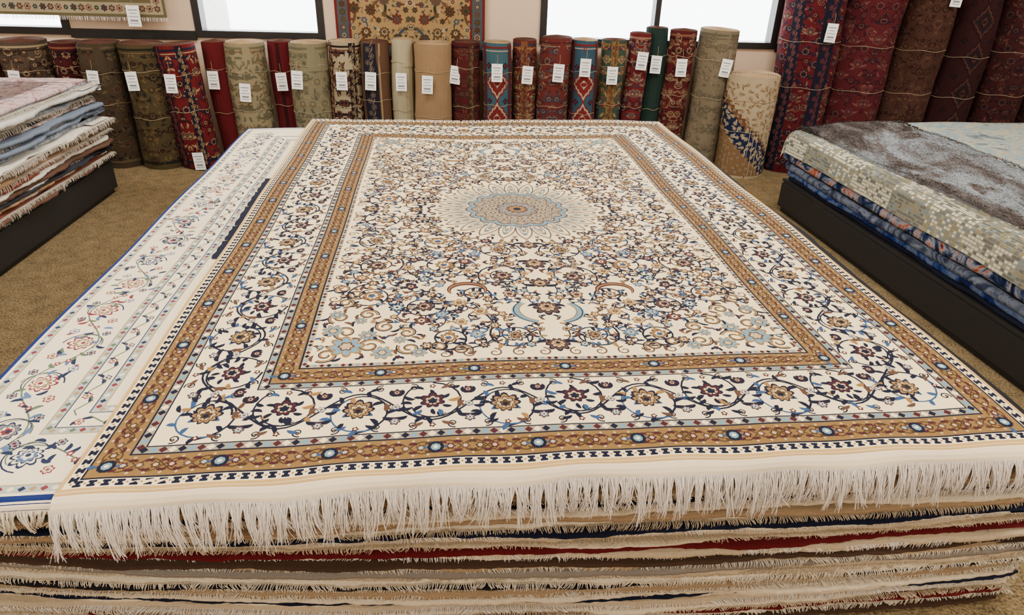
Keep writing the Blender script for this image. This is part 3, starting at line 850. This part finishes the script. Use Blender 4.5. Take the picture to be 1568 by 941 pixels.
    for zt in ((H * r.uniform(.42, .55), H * r.uniform(.76, .84)) if not tall else (H * .30, H * .45)):
        S.tube([f(-hw + 2 * hw * t / 32, zt + .006 * sin(t), .003) for t in range(33)], .0016, twine, 4, 1)
    o = S.build('rolled_rug')
    o.location = (X, Y, 0.002 + abs(sin(lean)) * R)
    o.rotation_euler = (0, lean, 0.0)
    if tag:
        for (tx, tz, rot) in tag:
            a_ = max(-.8 * R, min(.8 * R, tx)); make_tag(o, a_, -math.sqrt(max(0, R * R - a_ * a_)) * 1.06 - .014, tz, rot=rot)
    return o

def wy(X, n): return 5.95 + .0787 * X - n
rolls = [
 (-4.12, .24, .15, .91, (110, 50, 36), [(170, 120, 80), (60, 20, 22), (40, 40, 60)], 'floral', None, 0, None),
 (-3.743, .24, .17, .91, (96, 76, 58), [(190, 165, 120), (60, 40, 34), (130, 90, 60)], 'floral', [(0, .72, 3)], 0, None),
 (-3.44, .22, .12, .90, (84, 24, 26), [(150, 80, 60), (40, 20, 26), (190, 150, 110)], 'floral', None, 0, None),
 (-3.146, .33, .145, .92, (82, 68, 48), [(112, 94, 64), (50, 42, 34), (96, 60, 44)], 'floral', [(.0, .74, 2)], 0, None),
 (-2.835, .34, .160, .92, (90, 74, 44), [(40, 40, 30), (120, 96, 58), (70, 40, 28)], 'floral', [(-.03, .74, -3)], 0, None),
 (-2.535, .36, .145, .91, (124, 24, 30), [(28, 30, 54), (190, 150, 104), (70, 14, 20)], 'floral', [(0, .72, 4), (.05, .13, 0)], radians(-4), [(-.8, -.35, (26, 28, 48), (150, 56, 46)), (.45, .8, (26, 28, 48), (180, 136, 90))]),
 (-2.300, .20, .110, .92, (112, 20, 26), [(110, 16, 22), (120, 20, 26), (160, 40, 40)], 'none', [(-.02, .72, 3)], radians(-3), None),
 (-2.115, .24, .150, .93, (168, 152, 112), [(122, 116, 82), (134, 104, 70), (104, 106, 82)], 'floral', [(.02, .65, 3)], 0, None),
 (-1.865, .14, .108, .93, (110, 20, 28), [(100, 16, 24), (120, 20, 26)], 'none', [(0, .71, -3)], 0, [(-.1, .15, (60, 16, 22), None)]),
 (-1.635, .26, .145, .94, (146, 138, 104), [(116, 114, 82), (160, 142, 104), (100, 96, 74)], 'floral', [(-.06, .75, 3)], 0, None),
 (-1.375, .22, .120, .95, (190, 172, 132), [(46, 28, 32), (130, 54, 44), (84, 74, 56)], 'floral', [(0, .74, 0)], 0, [(.45, .9, (44, 30, 36), (170, 140, 100)), (-1.1, -.75, (100, 30, 32), (190, 160, 110))]),
 (-1.133, .22, .112, .95, (112, 78, 56), [(60, 40, 40), (150, 120, 86)], 'none', [(-.02, .74, 3)], 0, [(-.7, .35, (34, 34, 50), (130, 110, 88)), (.42, .55, (180, 150, 104), None)]),
 (-.928, .20, .086, .97, (206, 190, 148), [(180, 166, 124), (190, 176, 136)], 'none', [(0, .73, 0)], 0, None),
 (-.690, .24, .142, .95, (180, 140, 98), [(170, 126, 80), (190, 148, 100)], 'none', [(-.02, .73, 2)], 0, None),
 (-.425, .20, .115, .96, (92, 26, 28), [(54, 18, 24), (124, 54, 44), (80, 60, 44)], 'floral', [(-.07, .79, 8)], 0, [(.3, .7, (70, 50, 36), (140, 98, 62))]),
 (-.175, .22, .114, .965, (64, 104, 120), [(140, 34, 36), (200, 182, 152), (140, 34, 36), (40, 44, 70)], 'geo', [(0, .82, 0)], 0, [(-1.2, -.85, (120, 40, 36), (60, 60, 90)), (.85, 1.2, (120, 40, 36), (60, 60, 90))]),
 (.048, .19, .097, .985, (116, 44, 38), [(50, 60, 80), (176, 120, 66), (160, 140, 100), (60, 24, 28)], 'floral', [(.02, .80, 3)], 0, [(-.3, .2, (140, 80, 48), (60, 40, 50))]),
 (.280, .23, .124, 1.01, (122, 46, 42), [(92, 34, 34), (150, 122, 96), (70, 66, 84)], 'floral', [(.03, .83, 3)], 0, None),
 (.520, .22, .108, .995, (56, 92, 114), [(146, 36, 38), (200, 186, 160), (146, 36, 38), (34, 40, 70)], 'geo', [(0, .87, 2)], 0, [(-1.2, -.85, (120, 40, 36), (60, 60, 90)), (.85, 1.2, (120, 40, 36), (60, 60, 90))]),
 (.740, .21, .094, 1.00, (70, 88, 72), [(160, 112, 56), (140, 40, 40), (40, 66, 94), (180, 150, 98)], 'floral', [(0, .81, 0)], 0, [(-.3, .3, (140, 112, 56), (110, 40, 40))]),
 (.923, .20, .082, 1.05, (122, 32, 36), [(166, 126, 98), (74, 22, 28), (50, 60, 84)], 'floral', [(.03, .92, 3)], radians(1.5), None),
 (1.098, .15, .084, 1.09, (34, 58, 52), [(28, 54, 48), (40, 76, 66)], 'none', [(0, .89, 2)], 0, None),
 (1.290, .20, .104, 1.08, (100, 26, 30), [(146, 94, 68), (54, 18, 24), (160, 132, 98)], 'floral', [(0, .88, 0)], 0, None),
 (1.560, .22, .155, 1.09, (140, 124, 96), [(108, 98, 76), (118, 104, 80), (146, 132, 104)], 'floral', [(.05, .89, 6)], radians(2.0), None),
 (1.870, .42, .205, .79, (208, 184, 142), [(30, 40, 82), (134, 84, 50), (222, 200, 156), (150, 112, 70)], 'wrap', None, 0, None),
 (2.323, .25, .222, 2.3, (104, 20, 28), [(24, 28, 52), (140, 100, 78), (66, 12, 20)], 'floral', [(.06, 1.18, 3)], 0, [(.0, .55, (22, 24, 46), (124, 52, 52)), (-1.1, -.7, (22, 24, 46), (130, 72, 66))]),
 (2.780, .26, .225, 2.25, (100, 28, 34), [(74, 20, 28), (50, 26, 38), (134, 74, 66)], 'floral', [(.1, 1.5, 3)], 0, None),
 (3.220, .26, .20, 2.2, (82, 48, 36), [(62, 34, 26), (102, 66, 48), (54, 26, 24)], 'floral', [(.1, 1.45, 3)], 0, None),
 (3.62, .26, .18, 2.1, (54, 20, 22), [(38, 14, 18), (88, 44, 34), (32, 26, 32)], 'geo', None, 0, None),
 (4.02, .28, .19, 2.2, (70, 24, 26), [(40, 20, 26), (106, 62, 50), (48, 28, 32)], 'floral', None, 0, None),
 (4.43, .28, .19, 2.2, (66, 32, 26), [(40, 20, 26), (106, 62, 50), (48, 28, 32)], 'floral', None, 0, None),
]
for i, (X, n, R, H, bg, acc, st, tag, le, sp) in enumerate(rolls):
    make_roll(X, wy(X, n), R, H, bg, acc, st, tag, le, i, sp, darkedge if sum(bg) < 260 else edgem, bands=(st not in ('none', 'wrap') and H < 1.2))

# ------------------------------------------------------------------ hanging rugs
def hang(s0, s1, z0, z1, n, bg, bordc, bordc2, acc, seed, dens, name='wall_hanging_rug', fr=False):
    S = Sheet(lambda a, b, h: WPt(s0 + a, n + h, z0 + b)); Wd, Hh = s1 - s0, z1 - z0
    S.box((s0, n - .012, z0), (s1, n - .001, z1), W_(bordc2), WPt)
    frame(S, Wd, Hh, 0, .02, W_(bordc), 0, .1); frame(S, Wd, Hh, .02, .10, W_(bordc2), 0, .1); frame(S, Wd, Hh, .10, .12, W_(bordc), 0, .1)
    S.grid(.12, .12, Wd - .12, Hh - .12, W_(bg), 0, .1)
    A = [W_(c) for c in acc]
    for k, ln in each_side(S, Wd, Hh, (0, 1, 2, 3)):
        q = int((ln - .12) / .055)
        for i in range(q):
            c = A[i % len(A)]; S.rosette(.06 + i * (ln - .12) / q, .06, .026, i, [c, A[(i + 1) % len(A)], A[(i + 2) % len(A)]], 5e-4)
    for sx in (1, -1):
        S.T = (lambda sx: (lambda x, y: (Wd / 2 + sx * x, y)))(sx); q = random.Random(seed); occ = []
        for size, tries, gap in ((.045, int(60 * dens), .02), (.025, int(300 * dens), .01), (.012, int(700 * dens), .005)):
            for _ in range(tries):
                x = q.uniform(0, Wd / 2 - .13); y = q.uniform(.15, Hh - .15)
                if any(hypot(x - a_, y - b_) < g_ + size + gap for a_, b_, g_ in occ): continue
                occ.append((x, y, size)); c = [q.choice(A) for _ in range(4)]
                if size > .04: S.palmette(x, y, size, q.choice([pi / 2, -pi / 2]), c, 5e-4)
                else:
                    S.rosette(x, y, size, q.random(), c, 5e-4)
                S.leaf(x, y, q.uniform(0, 6), size * 2.6, size * .5, q.choice(A), 3e-4, 1)
    S.T = lambda x, y: (x, y)
    S.tube([WPt(s0 - .08, n - .02, z1 + .015), WPt(s1 + .08, n - .02, z1 + .015)], .014, blackm, 8, 1)
    for ss in (s0 + .1, s1 - .1): S.tube([WPt(ss, n - .02, z1 + .015), WPt(ss, 0, z1 + .03)], .008, blackm, 6, 1)
    if fr:
        r = random.Random(2); x = s0
        while x < s1:
            S.tube([WPt(x, n - .004, z0 + .005), WPt(x + r.uniform(-.008, .008), n - .002, z0 - .03)], .002, cf[2], 3); x += .008
    return S.build(name)
hang(-1.47, -.293, .80, 2.45, .045, (190, 150, 90), (130, 36, 34), (84, 92, 96), [(120, 76, 44), (64, 84, 98), (210, 184, 130), (120, 50, 36), (60, 60, 40), (100, 80, 50)], 4, 3.0)
o = hang(-5.2, -2.735, 1.075, 2.5, .10, (150, 40, 40), (120, 110, 70), (190, 172, 130), [(70, 90, 70), (140, 40, 38), (196, 176, 126), (50, 50, 70)], 9, 2.0, fr=True)
t = make_tag(o, 0, 0, 0, .10, .15); t.location = WPt(-2.97, .125, 1.16)

# ------------------------------------------------------------------ right display: platform + stack
AX = Vector((.135, -.991)); IN = Vector((.991, .135)); OR_ = Vector((1.90, 4.75))
def RP(q, p): v = OR_ + AX * q + IN * p; return (v.x, v.y)
RLEN, RWID = 3.55, 2.5
def platform(name, C, z1):
    E = Sheet(); m = plain('platform_black', (20, 18, 19), .55)
    def ring(ins, z):
        c = Vector((sum(p[0] for p in C) / 4, sum(p[1] for p in C) / 4)); out = []
        for p in C:
            v = Vector(p); d = (c - v); d.normalize(); out.append(E.raw((v.x + d.x * ins, v.y + d.y * ins, z)))
        return out
    rings = [ring(.03, 0), ring(.03, .03), ring(0, .035), ring(0, z1 - .03), ring(.012, z1 - .028), ring(.012, z1 - .022), ring(0, z1 - .02), ring(0, z1)]
    for a, b in zip(rings, rings[1:]):
        for i in range(4): E.face((a[i], a[(i + 1) % 4], b[(i + 1) % 4], b[i]), m)
    E.face(tuple(rings[-1]), m); E.face(tuple(reversed(rings[0])), m)
    return E.build(name)
platform('display_platform', [RP(RLEN, 0), RP(RLEN, RWID), RP(0, RWID), RP(0, 0)], .235)
bluem = abstract('abstract_blue', [(14, 18, 34), (22, 34, 70), (56, 70, 98), (150, 150, 158), (176, 90, 50), (20, 30, 60)], 6, 2.0)
bluem2 = abstract('abstract_blue2', [(14, 20, 46), (22, 44, 104), (86, 102, 130), (30, 40, 66)], 6, 2.0)
RS = Sheet(); z = .237
lay = [(.030, cols['navy'], -.015), (.034, bluem2, .0), (.052, abstract('abstract_grey_blue', [(24, 28, 44), (54, 62, 84), (110, 118, 132), (36, 42, 64)], 7, 2), .015), (.012, cols['black'], .0), (.062, bluem, .035),
       (.02, cols['beige'], -.02), (.03, cols['grey'], -.03), (.03, cols['cream'], -.03), (.03, cols['beige'], -.03), (.029, cols['cream'], -.03)]
for i, (t, m, out) in enumerate(lay):
    C = [RP(RLEN + out, -out), RP(RLEN + out, RWID - .1), RP(-out, RWID - .1), RP(-out, -out)]
    slab(RS, C, z, z + t, m, .012, (.08, .08, .08, .03), None, 40 + i, cap=False, zamp=.003, inset=.3); z += t
ztop = z + .01
rstack = RS.build('rug_stack', smooth=True)
def ss(t): t = max(0, min(1, t)); return t * t * (3 - 2 * t)
def rmap(zb, off=.0, R=.045):
    def f(q, p, h):
        wv = .006 * sin(q * 4.1) + .004 * sin(q * 9 + 1)
        zt = zb + .05 * ss(p / .5) + .004 * sin(q * 5 + p * 7)
        if q < .06: zt -= .05 * (1 - q / .06) ** 2
        if p >= 0:
            x, y = RP(q, p - off); return (x, y, zt + h)
        d = -p; th = min(d / R, 1.5); rest = max(0, d - 1.5 * R)
        out = R * sin(th) + rest * .10 + h * sin(th) + wv * min(1, d / .1); dn = R * (1 - cos(th)) + rest - h * cos(th)
        x, y = RP(q, -out - off); return (x, y, zt - dn)
    return f
S = Sheet(rmap(ztop + .008))
cg = wool('knotted_cream', (134, 130, 110), .3, 120, .9); gr = W_((116, 116, 106)); ol = W_((164, 150, 108)); tl = W_((136, 150, 152)); lt = wool('knot_light', (184, 178, 156), .2)
S.grid(-.0, -.172, RLEN, .32, cg, 0, .03)
S.ws = 1.2
q = random.Random(6)
for i in range(int(RLEN / .022)):
    x = .02 + i * .022; blk = int(x / .30) % 3
    for j in range(26):
        y = -.162 + j * .0180
        pal = [[lt, lt, lt, gr], [gr, tl, ol, gr], [lt, ol, lt, tl]][(blk + (j // 6)) % 3]
        if q.random() < .92:
            mm_ = q.choice(pal)
            S.ribbon([(x - .0095, y), (x, y + q.uniform(-.002, .002)), (x + .0095, y)], .0105, mm_, 1.2e-3)
S.build('draped_knotted_rug', rstack)
fur = abstract('pile_grey', [(34, 27, 24), (52, 43, 39), (80, 74, 72), (108, 112, 116), (126, 130, 134), (70, 60, 56)], 1.7, 1.0, (1.8, .7, 1), .9, 80, .3, .05)
S = Sheet(rmap(ztop + .026)); nq, npp = 200, 44
def furh(q_, p_): return .010 * noise.noise(Vector((q_ * 5, p_ * 5, 0))) + .005 * noise.noise(Vector((q_ * 30, p_ * 30, 4)))
ids = []
def fp0(q_): return .015 + .045 * q_
for j in range(npp + 1):
    row = []
    for i in range(nq + 1):
        q_ = .02 + RLEN * .99 * i / nq; p_ = fp0(q_) + (.72 - fp0(q_)) * j / npp
        edge = min(j, npp - j, i, nq - i) / 3.0
        hh_ = furh(q_, p_) - (.020 * (1 - min(1, edge)))
        jx = .012 * noise.noise(Vector((q_ * 20, 7, 1))) if edge < 1 else 0
        row.append(S.raw(S.f(q_, max(0, p_ + jx), hh_)))
    ids.append(row)
for j in range(npp):
    for i in range(nq): S.face((ids[j][i], ids[j][i + 1], ids[j + 1][i + 1], ids[j + 1][i]), fur)
q = random.Random(31)
for _ in range(15000):
    q_ = q.uniform(.02, RLEN - .02); p_ = q.uniform(fp0(q_), .72)
    if q.random() < .2: p_ = q.choice([fp0(q_) + q.uniform(-.004, .02), q.uniform(.70, .73)])
    hb = furh(q_, p_) - .004
    dq = .014 * noise.noise(Vector((q_ * 6, p_ * 6, 9))) * 2 + q.uniform(-.004, .004); dp = -.012 + q.uniform(-.006, .006)
    S.tube([S.f(q_, p_, hb), S.f(q_ + dq * .5, p_ + dp * .5, hb + .007), S.f(q_ + dq, p_ + dp, hb + .008)], .0022, fur, 3, .15)
S.build('plush_rug_top', rstack, smooth=True)
S = Sheet(rmap(ztop + .012))
S.grid(.0, .64, RLEN, RWID - .1, abstract('abstract_teal_cream', [(70, 78, 88), (112, 124, 126), (160, 154, 130), (90, 124, 140), (168, 150, 120), (140, 98, 84)], 5.5, 1.5), 0, .05)
S.build('abstract_rug_top', rstack, smooth=True)

# ------------------------------------------------------------------ left display
OL = Vector((-2.86, 4.70)); AL = Vector((.09, -.996)); IL = Vector((-.996, -.09))
def LPt(q, p): v = OL + AL * q + IL * p; return (v.x, v.y)
LLEN, LW = 2.9, 2.3
platform('display_platform', [LPt(0, 0), LPt(0, LW), LPt(LLEN, LW), LPt(LLEN, 0)][::-1], .25)
LS = Sheet(); z = .252; rq = random.Random(12); LF = Sheet()
lc = [wool('l_white', (206, 198, 182), .2, 200, .6), wool('l_rust', (120, 62, 48), .2, 200, .6), abstract('l_mix1', [(70, 52, 52), (140, 120, 110), (190, 178, 166)], 12, 2),
      abstract('l_mix2', [(74, 86, 106), (140, 146, 152), (182, 176, 170)], 12, 2), wool('l_tan', (146, 116, 86), .2, 200, .6), wool('l_greyblue', (100, 110, 124), .2, 200, .6),
      wool('l_pale', (178, 174, 166), .2, 200, .6), wool('l_brown', (84, 60, 46), .2, 200, .6), wool('l_charcoal', (40, 40, 46), .2, 200, .6)]
order = [7, 1, 0, 4, 8, 6, 7, 0, 1, 4, 8, 2, 5, 0, 3, 8, 5, 6, 5, 2, 8, 3, 0, 5, 6, 3, 8, 0]
i = 0
while z < .745:
    t = rq.uniform(.014, .030); out = .055 * noise.noise(Vector((i * .9, 0, 0))) * 2 + .03 * (1 - (z - .25) / .55) + rq.uniform(-.025, .018)
    if order[i % len(order)] == 8: out -= .035; t *= .6
    C = [LPt(LLEN - .1 + out, -out), LPt(-out * .7 - rq.uniform(-.02, .03), -out), LPt(-out, LW - .1), LPt(LLEN - .1, LW - .1)]
    mat = lc[order[i % len(order)]]
    slab(LS, C, z, z + t, mat, .03, (.02, .05, .1, .06), None, 90 + i, inset=.25, zamp=.007)
    if i % 4 == 1:
        edge_fringe(LF, C[0], C[1], z + t * .6, .03, .006, lc[0], rq, .02, rad=.002, back=.01)
    z += t; i += 1
C = [LPt(LLEN - .1, .0), LPt(0.02, .0), LPt(.02, LW - .1), LPt(LLEN - .1, LW - .1)]
slab(LS, C, z, z + .022, abstract('l_top', [(80, 90, 112), (160, 130, 130), (180, 166, 160), (140, 84, 78), (96, 108, 130)], 9, 2), .01, (.03, .05, .05, .05), None, 200, cap=True, zamp=.002)
ls = LS.build('rug_stack', smooth=True); LF.build('stack_fringe', ls)

# ------------------------------------------------------------------ lights
em = plain('light_panel', (255, 246, 234), .5, 5.0)
for x in (-4.6, -1.5, 1.6, 4.7):
    for y in (-1.4, 1.4, 4.2):
        E = Sheet(); E.box((x - .62, y - .32, 2.955), (x + .62, y + .32, 2.998), plain('fixture_white', (235, 235, 235), .5)); 
        E.box((x - .58, y - .28, 2.945), (x + .58, y + .28, 2.954), em)
        fx = E.build('ceiling_light')
        l = bpy.data.lights.new('panel_lamp', 'AREA'); l.shape = 'RECTANGLE'; l.size = 1.16; l.size_y = .56; l.energy = 64; l.color = (1.0, .94, .84)
        lo = bpy.data.objects.new('panel_lamp', l); bpy.context.scene.collection.objects.link(lo); lo.parent = fx; lo.location = (x, y, 2.93)
wd = bpy.data.worlds.new('World'); bpy.context.scene.world = wd; wd.use_nodes = True
bg = wd.node_tree.nodes['Background']; bg.inputs[0].default_value = (.92, .96, 1.0, 1); bg.inputs[1].default_value = 18.0

cam = bpy.data.cameras.new('camera'); cam.lens = 24.0; cam.sensor_width = 36; cam.clip_start = .05; cam.clip_end = 300
co = bpy.data.objects.new('camera', cam); bpy.context.scene.collection.objects.link(co)
co.matrix_world = Matrix.Translation((0, 0, 1.651)) @ Matrix.Rotation(radians(90 - 28.02), 4, 'X') @ Matrix.Rotation(radians(1.8), 4, 'Z')
bpy.context.scene.camera = co
